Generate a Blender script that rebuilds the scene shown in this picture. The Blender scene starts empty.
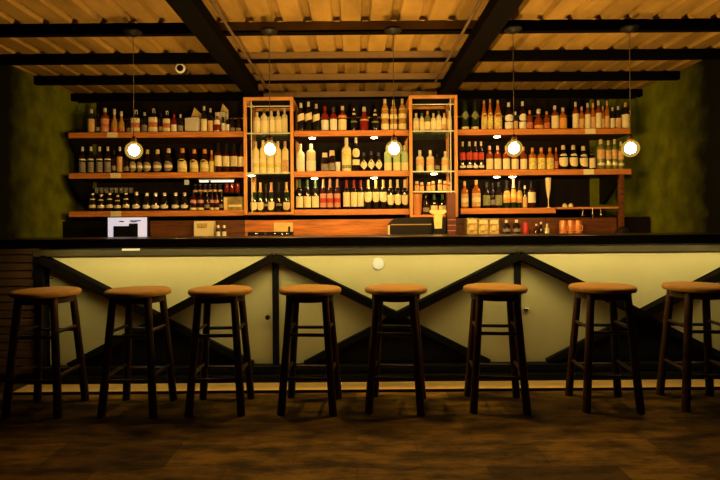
import bpy, bmesh, math, random
from mathutils import Vector, Matrix
R = math.radians
random.seed(7)
S = bpy.context.scene
COL = S.collection

# ---------------------------------------------------------------- camera, world, exposure
F, CX, CY, ROLL, EYE = 520.0, 355.0, 227.0, 0.0079, 1.0
cam_d = bpy.data.cameras.new('camera'); cam_d.sensor_width = 36.0; cam_d.lens = 36.0 * F / 720.0
cam_d.shift_x = (360 - CX) / 720.0; cam_d.shift_y = -(240 - CY) / 720.0
cam_d.clip_start = 0.05
cam = bpy.data.objects.new('camera', cam_d); COL.objects.link(cam)
cam.matrix_world = Matrix.Translation((0, 0, EYE)) @ Matrix.Rotation(R(90), 4, 'X') @ Matrix.Rotation(-ROLL, 4, 'Z')
S.camera = cam
w = bpy.data.worlds.new('night'); S.world = w; w.use_nodes = True
w.node_tree.nodes['Background'].inputs[0].default_value = (0.9, 0.7, 0.5, 1)
w.node_tree.nodes['Background'].inputs[1].default_value = 0.001
S.view_settings.view_transform = 'Standard'; S.view_settings.look = 'None'
S.view_settings.gamma = 1.0; S.view_settings.use_curve_mapping = False
S.view_settings.exposure = 0.0
BULB, STRIP, PUCK = 1450.0, 20.0, 50.0          # what the lamps give off
WARM = (1.0, 0.60, 0.20)

def at(px, py, Y):
    """where a measured point of the place lies at depth Y: (X, Z)"""
    dx, dy = px - CX, py - CY
    return (dx - ROLL * dy) / F * Y, EYE - (dy + ROLL * dx) / F * Y
def X(px, Y): return (px - CX) / F * Y

# ---------------------------------------------------------------- materials
MATS = {}
def nodes(m):
    m.use_nodes = True
    nt = m.node_tree
    return nt, nt.nodes['Principled BSDF']
def mat(name, col, rough=0.5, metal=0.0, spec=0.5, trans=0.0, ior=1.45, var=0.0, scale=8.0, stretch=(1, 1, 1), bump=0.0, coat=0.0):
    if name in MATS: return MATS[name]
    m = bpy.data.materials.new(name); nt, p = nodes(m)
    c = (*col, 1)
    p.inputs['Base Color'].default_value = c; p.inputs['Roughness'].default_value = rough
    p.inputs['Metallic'].default_value = metal; p.inputs['Specular IOR Level'].default_value = spec
    p.inputs['Transmission Weight'].default_value = trans; p.inputs['IOR'].default_value = ior
    p.inputs['Coat Weight'].default_value = coat
    if var or bump:
        tc = nt.nodes.new('ShaderNodeTexCoord'); mp = nt.nodes.new('ShaderNodeMapping')
        mp.inputs['Scale'].default_value = stretch
        nz = nt.nodes.new('ShaderNodeTexNoise'); nz.inputs['Scale'].default_value = scale
        nz.inputs['Detail'].default_value = 6; nz.inputs['Roughness'].default_value = 0.6
        nt.links.new(tc.outputs['Object'], mp.inputs[0]); nt.links.new(mp.outputs[0], nz.inputs['Vector'])
        if var:
            rp = nt.nodes.new('ShaderNodeValToRGB')
            rp.color_ramp.elements[0].position = 0.3; rp.color_ramp.elements[1].position = 0.7
            rp.color_ramp.elements[0].color = tuple(max(0, v * (1 - var)) for v in col) + (1,)
            rp.color_ramp.elements[1].color = tuple(min(1, v * (1 + var)) for v in col) + (1,)
            nt.links.new(nz.outputs[0], rp.inputs[0]); nt.links.new(rp.outputs[0], p.inputs['Base Color'])
        if bump:
            b = nt.nodes.new('ShaderNodeBump'); b.inputs['Strength'].default_value = bump; b.inputs['Distance'].default_value = 0.02
            nt.links.new(nz.outputs[0], b.inputs['Height']); nt.links.new(b.outputs[0], p.inputs['Normal'])
    MATS[name] = m
    return m
def emit(name, col, strength):
    m = bpy.data.materials.new(name); nt, p = nodes(m)
    p.inputs['Base Color'].default_value = (0.8, 0.8, 0.8, 1)
    p.inputs['Emission Color'].default_value = (*col, 1); p.inputs['Emission Strength'].default_value = strength
    MATS[name] = m
    return m

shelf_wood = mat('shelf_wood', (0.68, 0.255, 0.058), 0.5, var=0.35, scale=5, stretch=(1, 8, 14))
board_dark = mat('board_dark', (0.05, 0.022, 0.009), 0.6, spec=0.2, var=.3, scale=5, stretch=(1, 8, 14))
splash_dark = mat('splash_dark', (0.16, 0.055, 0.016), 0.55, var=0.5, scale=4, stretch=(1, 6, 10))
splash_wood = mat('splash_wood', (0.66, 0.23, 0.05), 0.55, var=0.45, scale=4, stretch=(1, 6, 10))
frame_wood = mat('frame_wood', (0.78, 0.37, 0.095), 0.45, var=0.2, scale=6)
seat_wood = mat('seat_wood', (0.19, 0.105, 0.020), 0.55, spec=0.12, var=0.22, scale=5, stretch=(2, 14, 2))
leg_wood = mat('leg_wood', (0.026, 0.011, 0.005), 0.42, spec=0.35, var=0.35, scale=6, stretch=(6, 6, 1))
black_wood = mat('black_wood', (0.005, 0.004, 0.003), 0.6, spec=0.2, var=0.3, scale=6)
black_paint = mat('black_paint', (0.004, 0.004, 0.003), 0.5, spec=0.2)
brace_wood = mat('brace_wood', (0.005, 0.0035, 0.002), 0.7, spec=0.04, var=0.3, scale=5)
apron_wood = mat('apron_wood', (0.062, 0.047, 0.014), 0.45, spec=0.25, var=0.55, scale=2.2, stretch=(1, 6, 8))
slat_wood = mat('slat_wood', (0.16, 0.075, 0.03), 0.55, var=0.35, scale=4, stretch=(1, 8, 10))
panel_cream = mat('panel_cream', (0.70, 0.60, 0.27), 0.55, var=0.06, scale=2)
door_cream = mat('door_cream', (0.60, 0.51, 0.22), 0.55, var=0.08, scale=2.5)
top_black = mat('top_black', (0.004, 0.004, 0.003), 0.3, spec=0.25)
sill_wood = mat('sill_wood', (0.62, 0.38, 0.10), 0.5, var=0.12, scale=3, stretch=(1, 8, 1))
steel_black = mat('steel_black', (0.0025, 0.002, 0.0015), 0.8, spec=0.02)
steel_conduit = mat('steel_conduit', (0.09, 0.06, 0.03), 0.6, spec=0.2)
steel_brown = mat('steel_brown', (0.17, 0.11, 0.05), 0.5, var=0.15, scale=3)
sheet = mat('roof_sheet', (0.27, 0.170, 0.040), 0.5, spec=0.35, var=0.4, scale=2.6, stretch=(2, .7, 1))
back_dark = mat('back_dark', (0.008, 0.005, 0.004), 0.7, spec=0.2, var=0.3, scale=4)
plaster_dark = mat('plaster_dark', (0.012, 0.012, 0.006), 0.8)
brass = mat('brass', (0.55, 0.36, 0.12), 0.35, metal=0.8)
chrome = mat('chrome', (0.75, 0.72, 0.66), 0.2, metal=1.0)
copper = mat('copper', (0.85, 0.36, 0.14), 0.38, metal=0.35, var=0.12, scale=10)
white_plastic = mat('white_plastic', (0.85, 0.84, 0.82), 0.4)
black_plastic = mat('black_plastic', (0.006, 0.006, 0.007), 0.4, spec=0.3)
red_plastic = mat('red_plastic', (0.55, 0.03, 0.03), 0.35)
card_cream = mat('card_cream', (0.95, 0.88, 0.55), 0.7, var=0.06, scale=8)
card_white = mat('card_white', (0.85, 0.82, 0.72), 0.7)
card_yellow = mat('card_yellow', (0.95, 0.74, 0.32), 0.7, var=0.1, scale=12)
card_print = mat('card_print', (0.70, 0.45, 0.16), 0.7, var=0.75, scale=26)
tag_cream = mat('tag_cream', (0.98, 0.90, 0.55), 0.7)
glass_sheet = mat('glass_sheet', (0.75, 0.92, 0.75), 0.05, trans=0.9, ior=1.3)
glass_edge = mat('glass_edge', (0.80, 0.82, 0.70), 0.2)
glass_clear = mat('glass_clear', (0.95, 0.93, 0.85), 0.08, trans=0.85, ior=1.35)
strip_on = emit('strip_on', (1.0, 0.82, 0.37), STRIP)
puck_on = emit('puck_on', (1.0, 0.68, 0.32), PUCK)
tube_on = emit('tube_on', (0.9, 0.95, 0.85), 1.1)
screen_on = emit('screen_on', (0.60, 0.68, 0.95), 0.6)

G = {
 'black': mat('glass_black', (0.012, 0.009, 0.008), 0.12, coat=0.5),
 'brown': mat('glass_brown', (0.018, 0.007, 0.004), 0.12, coat=0.5),
 'green': mat('glass_green', (0.014, 0.034, 0.012), 0.12, coat=0.5),
 'amber': mat('glass_amber', (0.46, 0.14, 0.018), 0.12, coat=0.4),
 'rust': mat('glass_rust', (0.26, 0.05, 0.012), 0.12, coat=0.4),
 'gold': mat('glass_gold', (0.55, 0.32, 0.06), 0.14, coat=0.4),
 'red': mat('glass_red', (0.24, 0.018, 0.015), 0.12, coat=0.4),
 'wine': mat('glass_wine', (0.045, 0.010, 0.012), 0.12, coat=0.5),
 'clear': mat('glass_pale', (0.92, 0.86, 0.52), 0.12, trans=0.12, coat=0.3),
 'pale': mat('glass_cream', (0.95, 0.84, 0.46), 0.2),
 'milk': mat('glass_milk', (0.92, 0.90, 0.70), 0.25),
 'lime': mat('glass_lime', (0.58, 0.82, 0.40), 0.12, trans=0.15),
 'moss': mat('glass_moss', (0.30, 0.34, 0.10), 0.12, trans=0.35),
}
def lab(name, col, pr=0.35):
    m = mat('paper_' + name, col, 0.65, var=pr, scale=70)
    return m
L = {
 'cream': lab('cream', (0.95, 0.84, 0.52), .1), 'white': lab('white', (0.95, 0.92, 0.78), .1), 'peach': lab('peach', (0.85, 0.50, 0.22)),
 'red': lab('red', (0.55, 0.06, 0.03)), 'gold': lab('gold', (0.92, 0.62, 0.20)), 'yellow': lab('yellow', (0.95, 0.72, 0.22)),
 'orange': lab('orange', (0.85, 0.40, 0.07), .25), 'olive': lab('olive', (0.26, 0.28, 0.13)), 'grey': lab('grey', (0.28, 0.25, 0.22)),
 'pink': lab('pink', (0.72, 0.34, 0.26)), 'print': lab('print', (0.62, 0.20, 0.10), .5),
}
K = {
 'silver': mat('cap_silver', (0.85, 0.82, 0.74), 0.28, metal=0.3), 'black': mat('cap_black', (0.015, 0.013, 0.012), 0.35),
 'gold': mat('cap_gold', (0.75, 0.48, 0.16), 0.35, metal=0.4), 'red': mat('cap_red', (0.32, 0.02, 0.02), 0.4),
 'pink': mat('cap_pink', (0.72, 0.40, 0.30), 0.4), 'white': mat('cap_white', (0.82, 0.78, 0.66), 0.4),
 'green': mat('cap_green', (0.06, 0.13, 0.06), 0.4), 'cream': mat('cap_cream', (0.75, 0.62, 0.36), 0.45),
 'purple': mat('cap_purple', (0.07, 0.04, 0.10), 0.4), 'orange': mat('cap_orange', (0.75, 0.33, 0.06), 0.4),
}

# ---------------------------------------------------------------- mesh helpers
class MB:
    def __init__(s): s.bm = bmesh.new(); s.mi = 0
    def face(s, vs):
        try:
            f = s.bm.faces.new(vs); f.material_index = s.mi; return f
        except ValueError: return None
    def box(s, x0, x1, y0, y1, z0, z1, M=None):
        v = [s.bm.verts.new((x, y, z)) for x in (x0, x1) for y in (y0, y1) for z in (z0, z1)]
        if M:
            for q in v: q.co = M @ q.co
        for a in ((0, 1, 3, 2), (4, 6, 7, 5), (0, 4, 5, 1), (2, 3, 7, 6), (0, 2, 6, 4), (1, 5, 7, 3)): s.face([v[i] for i in a])
        return s
    def prism(s, pts, d0, d1, axis='Y'):
        def co(p, d): return (p[0], d, p[1]) if axis == 'Y' else ((d, p[0], p[1]) if axis == 'X' else (p[0], p[1], d))
        a = [s.bm.verts.new(co(p, d0)) for p in pts]; b = [s.bm.verts.new(co(p, d1)) for p in pts]
        n = len(pts); s.face(a[::-1]); s.face(b)
        for i in range(n): s.face([a[i], a[(i + 1) % n], b[(i + 1) % n], b[i]])
        return s
    def lathe(s, prof, seg=18, c=(0, 0, 0), M=None, sq=0.0):
        rings = []
        for r, z in prof:
            if r < 1e-6:
                q = s.bm.verts.new((c[0], c[1], c[2] + z)); rings.append([q])
            else:
                ring = []
                for i in range(seg):
                    a = 2 * math.pi * i / seg
                    k = 1.0
                    if sq: k = 1 + sq * (min(1.25, 1 / max(abs(math.cos(a)), abs(math.sin(a)))) - 1)
                    ring.append(s.bm.verts.new((c[0] + r * k * math.cos(a), c[1] + r * k * math.sin(a), c[2] + z)))
                rings.append(ring)
        if M:
            for ring in rings:
                for q in ring: q.co = M @ q.co
        for A, B in zip(rings, rings[1:]):
            for i in range(seg):
                j = (i + 1) % seg
                if len(A) == 1 and len(B) == 1: continue
                if len(A) == 1: s.face([A[0], B[j], B[i]])
                elif len(B) == 1: s.face([A[i], A[j], B[0]])
                else: s.face([A[i], A[j], B[j], B[i]])
        for ring, rev in ((rings[0], True), (rings[-1], False)):
            if len(ring) > 1: s.face(ring[::-1] if rev else ring)
        return s
    def tube(s, p0, p1, r0, r1=None, seg=10):
        r1 = r0 if r1 is None else r1
        p0, p1 = Vector(p0), Vector(p1); d = p1 - p0
        M = Matrix.Translation(p0) @ d.to_track_quat('Z', 'Y').to_matrix().to_4x4()
        return s.lathe([(r0, 0), (r1, d.length)], seg, M=M)
    def mesh(s, name, mats, sharp=35):
        bmesh.ops.recalc_face_normals(s.bm, faces=s.bm.faces[:])
        me = bpy.data.meshes.new(name); s.bm.to_mesh(me); s.bm.free()
        for m in (mats if isinstance(mats, (list, tuple)) else [mats]): me.materials.append(m)
        for p in me.polygons: p.use_smooth = True
        me.set_sharp_from_angle(angle=R(sharp))
        return me
    def build(s, name, mats, parent=None, sharp=35, bevel=0.0):
        return link(name, s.mesh(name, mats, sharp), parent, bevel)
def link(name, me, parent=None, bevel=0.0):
    o = bpy.data.objects.new(name, me); COL.objects.link(o)
    if parent: o.parent = parent
    if bevel:
        b = o.modifiers.new('bevel', 'BEVEL'); b.width = bevel; b.segments = 2; b.limit_method = 'ANGLE'
    return o
def tag(o, label=None, cat=None, group=None, kind=None):
    if label: o['label'] = label
    if cat: o['category'] = cat
    if group: o['group'] = group
    if kind: o['kind'] = kind
    return o
def thing(name, label, cat, loc=(0, 0, 0), rz=0.0, group=None):
    o = bpy.data.objects.new(name, None); COL.objects.link(o); o.empty_display_size = 0.05
    o.location = loc; o.rotation_euler = (0, 0, rz)
    return tag(o, label, cat, group)
def copy_tree(o, parent=None):
    c = o.copy(); COL.objects.link(c)
    if parent: c.parent = parent
    for ch in list(o.children): copy_tree(ch, c)
    return c

# ---------------------------------------------------------------- the setting
WL, WR, WB, WF = -2.55, 2.60, 4.80, -1.6        # side walls, back wall, wall behind the camera
PUR_B, PUR_T = 2.17, 2.222                       # purlins
def structure(o): o['kind'] = 'structure'; return o

# floor: large mottled wood tone tiles
fm = bpy.data.materials.new('floor_tiles'); nt, p = nodes(fm)
tc = nt.nodes.new('ShaderNodeTexCoord'); br = nt.nodes.new('ShaderNodeTexBrick')
br.offset = 0.5; br.inputs['Scale'].default_value = 1.0; br.inputs['Brick Width'].default_value = 0.54; br.inputs['Row Height'].default_value = 0.27
br.inputs['Mortar Size'].default_value = 0.001; br.inputs['Color1'].default_value = (0.090, 0.056, 0.008, 1); br.inputs['Color2'].default_value = (0.030, 0.017, 0.003, 1)
br.inputs['Mortar'].default_value = (0.012, 0.007, 0.003, 1); br.inputs['Bias'].default_value = 0.0
nz = nt.nodes.new('ShaderNodeTexNoise'); nz.inputs['Scale'].default_value = 3.6; nz.inputs['Detail'].default_value = 9; nz.inputs['Roughness'].default_value = 0.7
mp = nt.nodes.new('ShaderNodeMapping'); mp.inputs['Scale'].default_value = (1, 3, 1)
mx = nt.nodes.new('ShaderNodeMix'); mx.data_type = 'RGBA'; mx.blend_type = 'MULTIPLY'; mx.inputs[0].default_value = 0.9
rp = nt.nodes.new('ShaderNodeValToRGB'); rp.color_ramp.elements[0].position = 0.40; rp.color_ramp.elements[1].position = 0.62
rp.color_ramp.elements[0].color = (0.16, 0.14, 0.12, 1); rp.color_ramp.elements[1].color = (1.6, 1.5, 1.3, 1)
nt.links.new(tc.outputs['Object'], br.inputs['Vector']); nt.links.new(tc.outputs['Object'], mp.inputs[0]); nt.links.new(mp.outputs[0], nz.inputs['Vector'])
nt.links.new(nz.outputs[0], rp.inputs[0]); nt.links.new(br.outputs['Color'], mx.inputs[6]); nt.links.new(rp.outputs[0], mx.inputs[7])
nt.links.new(mx.outputs[2], p.inputs['Base Color']); p.inputs['Roughness'].default_value = 0.6; p.inputs['Specular IOR Level'].default_value = 0.08
structure(MB().box(WL - .1, WR + .1, WF - .1, WB + .1, -0.08, 0).build('floor', fm))

# ceiling: trapezoid roof sheet, ribs running away from the camera
prof = []; x = WL - .1; pitch, rw, rh = 0.172, 0.030, 0.028
while x < WR + .1:
    prof += [(x, 2.224), (x + pitch - 2 * rw, 2.224), (x + pitch - 1.6 * rw, 2.224 + rh), (x + pitch - .4 * rw, 2.224 + rh)]
    x += pitch
b = MB(); lo = []
for (px_, pz) in prof:
    lo.append([b.bm.verts.new((px_, y, z)) for y in (WF - .1, WB + .1) for z in (pz, pz + .004)])
for A, B in zip(lo, lo[1:]):
    b.face([A[0], A[2], B[2], B[0]]); b.face([A[1], B[1], B[3], A[3]])
structure(b.build('ceiling', sheet, sharp=20))

# green textured plaster of the back bar niche, shade nearer the room painted into the colour
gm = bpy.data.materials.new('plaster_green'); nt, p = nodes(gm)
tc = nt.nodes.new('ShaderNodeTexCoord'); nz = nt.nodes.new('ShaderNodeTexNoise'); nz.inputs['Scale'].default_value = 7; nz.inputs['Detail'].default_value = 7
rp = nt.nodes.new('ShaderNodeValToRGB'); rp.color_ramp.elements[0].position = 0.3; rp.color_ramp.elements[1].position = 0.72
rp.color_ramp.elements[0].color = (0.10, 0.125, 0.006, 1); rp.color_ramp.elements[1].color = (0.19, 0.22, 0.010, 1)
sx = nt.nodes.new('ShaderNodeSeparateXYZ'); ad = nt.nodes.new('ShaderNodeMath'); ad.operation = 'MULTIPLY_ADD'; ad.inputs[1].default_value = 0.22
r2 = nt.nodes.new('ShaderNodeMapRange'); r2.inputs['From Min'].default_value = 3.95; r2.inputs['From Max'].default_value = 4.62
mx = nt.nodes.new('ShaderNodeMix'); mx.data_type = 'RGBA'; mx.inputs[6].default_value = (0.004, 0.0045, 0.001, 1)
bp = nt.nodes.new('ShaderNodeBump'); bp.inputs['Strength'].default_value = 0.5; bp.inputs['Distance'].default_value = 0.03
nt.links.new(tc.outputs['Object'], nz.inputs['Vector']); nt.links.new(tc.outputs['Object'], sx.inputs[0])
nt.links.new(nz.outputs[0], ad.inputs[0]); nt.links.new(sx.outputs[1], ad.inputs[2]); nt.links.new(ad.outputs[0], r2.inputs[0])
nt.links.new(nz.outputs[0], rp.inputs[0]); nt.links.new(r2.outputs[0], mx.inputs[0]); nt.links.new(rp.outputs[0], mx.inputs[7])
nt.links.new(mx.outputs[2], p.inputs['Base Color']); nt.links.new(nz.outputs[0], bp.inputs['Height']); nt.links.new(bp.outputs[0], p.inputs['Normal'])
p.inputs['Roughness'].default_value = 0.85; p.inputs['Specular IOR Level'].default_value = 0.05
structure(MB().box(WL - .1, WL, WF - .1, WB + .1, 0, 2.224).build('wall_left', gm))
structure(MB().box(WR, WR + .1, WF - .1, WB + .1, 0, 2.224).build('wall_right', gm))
structure(MB().box(WL, WR, WB, WB + .1, 0, 2.224).build('wall_back', back_dark))
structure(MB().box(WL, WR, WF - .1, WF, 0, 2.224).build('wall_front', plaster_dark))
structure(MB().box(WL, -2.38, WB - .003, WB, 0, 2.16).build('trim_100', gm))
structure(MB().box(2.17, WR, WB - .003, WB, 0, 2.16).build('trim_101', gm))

# purlins across, cut where the two rafters divide the roof into three bays
RX = (-0.815, 0.745)
PY = [-.6, -.07, .46, .99, 1.50, 2.03, 2.56, 3.09, 3.62, 4.14, 4.68]
n = 1
for y in PY:
    for x0, x1, m, dz in ((WL, RX[0], steel_black, .012), (RX[0], RX[1], steel_brown, 0), (RX[1], WR, steel_black, .012)):
        bb = MB().box(x0, x1, y, y + .045, PUR_B - dz, PUR_T)
        structure(bb.build('trim_%d' % n, m)); n += 1
        if x0 == RX[0]:      # lower flange of the purlin
            structure(MB().box(x0, x1, y - .006, y + .05, PUR_B - .011, PUR_B).build('trim_%d' % n, steel_black)); n += 1
for x in RX:                 # rafters: I beams under the purlins
    bb = MB().box(x - .060, x + .060, WF, 4.19, 2.062, 2.074).box(x - .046, x + .046, WF, 4.19, 2.074, 2.158)
    structure(bb.build('trim_%d' % n, steel_black)); n += 1
# conduit clipped beside each rafter
for x in (RX[0] + .10, RX[1] - .10):
    structure(MB().tube((x, WF, 2.145), (x, 4.13, 2.145), .009).build('trim_%d' % n, steel_conduit)); n += 1

# ---------------------------------------------------------------- bar
YF = 3.40
CT = tag(MB().prism([(3.10, .885), (3.122, .885), (3.122, .916), (3.36, .916), (3.36, .887), (3.92, .887), (3.92, .940), (3.10, .940)], WL, WR, 'X').build('countertop', top_black, bevel=.003),
         'long glossy black countertop running the whole length of the bar', 'countertop')
bar = thing('bar_counter', 'cream panelled bar front with black diagonal braces behind the stools', 'bar counter', (0, YF, 0))
def bp_(mb, name, m, parent=bar, **k):
    o = mb.build(name, m, parent, **k); o.matrix_parent_inverse = Matrix.Translation((0, -YF, 0)) if parent is bar else Matrix(); return o
AP = [-2.027, -0.523, 1.06, 2.62]; VA = [-1.275, 0.268, 1.85]
ZT, ZV, ZB = .80, .433, .108
bp_(MB().box(-2.02, WR, YF + .045, 3.88, 0, .885), 'carcass', black_paint)
bp_(MB().box(-2.09, WR, YF - .035, YF + .045, .823, .868), 'apron', apron_wood, bevel=.004)
bp_(MB().box(-2.09, -2.02, YF - .03, YF + .07, 0, .823), 'post', black_wood, bevel=.004)
for a in AP[1:3]:
    bp_(MB().box(a - .02, a + .02, YF - .012, YF + .04, ZB, ZT), 'post', black_wood, bevel=.003)
for i, v in enumerate(VA):
    a0, a1 = AP[i], AP[i + 1]
    bp_(MB().prism([(a0 + .03, .823), (a1 - .03, .823), (a1 - .03, ZT), (v, ZV), (a0 + .03, ZT)], YF, YF + .045), 'panel', panel_cream)
    dR = [(a0 + .021, ZT - .01), (v, ZV), (v - .588, ZB), (a0 + .021, ZB)]
    dL = [(a1 - .021, ZT - .01), (a1 - .021, ZB), (v + .588, ZB), (v, ZV)]
    for j, poly in enumerate((dR, dL)):
        d = bp_(MB().prism(poly, YF + .012, YF + .045), 'door', door_cream)
        if (i, j) == (0, 1):
            kx, kz = at(268, 317, YF)
            bp_(MB().lathe([(0, 0), (.006, 0), (.006, .02), (.016, .024), (.016, .034), (0, .04)], 14, M=Matrix.Translation((kx, YF + .012, kz)) @ Matrix.Rotation(R(90), 4, 'X')), 'knob', leg_wood, d).matrix_parent_inverse = Matrix()
        if (i, j) == (2, 0):
            kx, kz = at(526, 309, YF)
            bp_(MB().box(kx - .014, kx + .02, YF - .012, YF + .012, kz - .006, kz + .006), 'handle', chrome, d, bevel=.003).matrix_parent_inverse = Matrix()
    bp_(MB().prism([(v, ZV), (v + .588, ZB), (v - .588, ZB)], YF + .005, YF + .045), 'base_panel', black_paint)
    for (p0, p1, wd, d0) in (((a0 + .0, ZT + .01), (v, ZV - .012), .026, .075), ((a1, ZT + .01), (v, ZV - .012), .026, .0755),
                        ((v, ZV - .02), (v - .60, ZB), .022, .020), ((v, ZV - .02), (v + .60, ZB), .022, .0205)):
        A, B = Vector(p0), Vector(p1); t = (B - A).normalized(); nn = Vector((-t.y, t.x)) * wd
        bp_(MB().prism([A + nn, B + nn, B - nn, A - nn], YF - d0, YF + .04), 'brace', brace_wood if wd > .025 else black_wood, bevel=.003)
bp_(MB().box(-2.09, WR, YF - .045, YF + .045, .058, .105), 'base_rail', black_wood, bevel=.003)
bp_(MB().box(-2.09, WR, YF - .085, YF + .045, .008, .055), 'base_rail', black_paint, bevel=.003)
px_, pz_ = at(378, 264, YF)
o = bp_(MB().lathe([(0, 0), (.040, 0), (.040, .008), (.034, .014), (0, .016)], 24, M=Matrix.Translation((px_, YF, pz_)) @ Matrix.Rotation(R(90), 4, 'X')), 'round_plate', white_plastic)
o['label'] = 'round white plate on the cream panel'
x0, z0 = at(122, 249.5, YF - .035); x1, _z = at(140, 249.5, YF - .035)
bp_(MB().box(x0, x1, YF - .037, YF - .0352, z0 - .008, z0 + .006), 'paper_strip', card_white)  # narrow white strip on the face of the apron
hx, hz = at(47, 278, YF)
bp_(MB().tube((hx, YF + .012, hz), (hx, YF - .02, hz), .004).tube((hx, YF - .02, hz), (hx + .05, YF - .02, hz), .004), 'hook', black_plastic)
sill = thing('floor_sill', 'pale wooden sill with dark nosing along the foot of the bar', 'sill', (0, 3.14, 0))
MB().box(-2.09, WR, .012, .20, 0, .012).build('board', sill_wood, sill)
MB().box(-2.09, WR, 0, .012, 0, .016).build('nosing', black_wood, sill)
# slatted side of the bar, left of the black post
b = MB()
k = 0
while .06 + k * .052 < .86:
    z = .06 + k * .052; b.box(WL, -2.09, YF - .01, YF + .02, z, z + .045); k += 1
b.box(WL, -2.09, YF + .02, YF + .05, 0, .885)
tag(b.build('slatted_panel', slat_wood, bevel=.003), 'brown horizontally slatted panel left of the cream bar front', 'panel')
# light strip under the front lip of the counter, its diffuser tilted back at the panels
strip = thing('light_strip', 'warm light strip hidden under the front lip of the black countertop', 'light strip', (0, 3.139, .9155))
MB().prism([(-.014, 0), (.02, 0), (.02, -.006), (-.014, -.024)], -2.0, WR - .02, 'X').build('housing', black_plastic, strip)
MB().prism([(-.013, -.0245), (.02, -.0065), (.0196, -.0085), (-.0134, -.0265)], -1.98, WR - .04, 'X').build('diffuser', strip_on, strip)

# ---------------------------------------------------------------- back bar: shelves, frames, back counter
YS = 4.45
ZS = {'top': 1.828, 'middle': 1.480, 'bottom': 1.152}
TH = .048
def bracket(parent, xb, zt, h):
    pts = [(.02, zt), (WB - YS - .006, zt), (WB - YS - .006, zt - h), (WB - YS - .07, zt - h), (.13, zt - h * .55), (.05, zt - h * .25)]
    return MB().prism(pts, xb - .016, xb + .016, 'X').build('bracket', black_wood, parent)
def shelf(label, x0, x1, zt, tags=(), brackets=(), th=TH, bh=.24):
    t = thing('wall_shelf', label, 'shelf', (0, YS, zt), group='bottle shelves on the back wall')
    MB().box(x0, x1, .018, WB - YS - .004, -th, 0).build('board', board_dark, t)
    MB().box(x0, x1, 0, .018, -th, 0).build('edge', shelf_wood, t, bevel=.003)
    for xb in brackets: bracket(t, xb, -th, bh)
    for px in tags:
        xc = X(px, YS)
        MB().box(xc - .044, xc + .044, -.004, 0, -th + .002, -.002).build('price_tag', tag_cream, t)
    return t
LX = (X(69, YS), X(244, YS)); CXS = (X(294.5, YS), X(409.5, YS)); RXS = (X(458.5, YS), X(632, YS))
shelf('top wooden shelf on the left, under the black square labelled bottles', *LX, ZS['top'], (113,), (LX[0] + .02,), bh=.2)
shelf('middle wooden shelf on the left, under arch labelled dark bottles', *LX, ZS['middle'], (116,), (LX[0] + .02,))
shelf('bottom wooden shelf on the left, above the computer monitor', *LX, ZS['bottom'], (116,))
shelf('top wooden shelf in the centre, between the two open frames', *CXS, ZS['top'])
shelf('middle wooden shelf in the centre, under the pale green bottles', *CXS, ZS['middle'])
shelf('bottom wooden shelf in the centre, under the row of wine bottles', *CXS, ZS['bottom'])
shelf('top wooden shelf on the right, under the tall amber bottles', *RXS, ZS['top'], (591,))
shelf('middle wooden shelf on the right, with black bracket at its end', *RXS, ZS['middle'], (589,), (RXS[1] - .10,))
shelf('bottom wooden shelf on the right, under the orange labelled bottles', X(461, YS), X(556, YS), ZS['bottom'])
shelf('thin low shelf on the far right, under the flute glass', X(557, YS), X(619, YS), ZS['bottom'] + .004, th=.018)
# brass guard rails behind the top rows
for x0, x1, wd in ((LX[0], LX[1], 'left'), (CXS[0], CXS[1], 'centre'), (RXS[0], RXS[1], 'right')):
    t = thing('guard_rail', 'thin brass rail behind the bottles of the top %s shelf' % wd, 'rail', (0, 4.74, ZS['top']), group='brass rails behind the top bottles')
    MB().tube((x0 + .02, 0, .17), (x1 - .02, 0, .17), .006).build('bar', brass, t)
    for xx in (x0 + .03, x1 - .03): MB().tube((xx, 0, 0), (xx, 0, .17), .006).build('post', brass, t)

def frame(label, p0, p1, ztop, zbot, tiers, wire_px):
    y0, y1 = 4.37, WB - .004
    x0, x1 = X(p0, y0), X(p1, y0); q = .027
    t = thing('display_frame', label, 'display frame', (0, y0, zbot), group='open frames on the back bar')
    D = y1 - y0; H = ztop - zbot
    for xa in (x0, x1 - q):
        MB().box(xa, xa + q, 0, q, 0, H).build('post', frame_wood, t, bevel=.005)
        MB().box(xa, xa + q, D - q, D, 0, H).build('post', frame_wood, t, bevel=.005)
        MB().box(xa, xa + q, q, D - q, H - q, H).build('rail', frame_wood, t, bevel=.004)
    MB().box(x0 + q, x1 - q, 0, q, H - q, H).build('rail', frame_wood, t, bevel=.004)
    MB().box(x0 + q, x1 - q, D - q, D, H - q, H).build('rail', frame_wood, t, bevel=.004)
    MB().box(x0 + q, x1 - q, .002, D, 0, .022).build('base_board', shelf_wood, t, bevel=.003)
    for z in tiers:
        g = MB().box(x0 + q + .001, x1 - q - .001, .012, D - .01, z - .010 - zbot, z - zbot).build('glass_shelf', glass_sheet, t)
        MB().box(x0 + q + .001, x1 - q - .001, .006, .012, z - .011 - zbot, z - zbot).build('edge_strip', glass_edge, g)
    xw = X(wire_px, y0)
    MB().tube((xw, .03, .022), (xw, .03, H - q), .0045).build('glass_rod', glass_edge, t)
    MB().tube((x0 + q, .02, H - .075), (x1 - q, .02, H - .075), .0045).build('cross_rod', glass_edge, t)
    return t
frame('open wooden display frame with pale gin and champagne, left of centre', 244, 294, 2.10, 1.108, (1.80, 1.465), 251.5)
frame('open wooden display frame holding clear bottles, right of centre', 410, 458.5, 2.105, 1.078, (1.808, 1.468, 1.298), 452)

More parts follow.
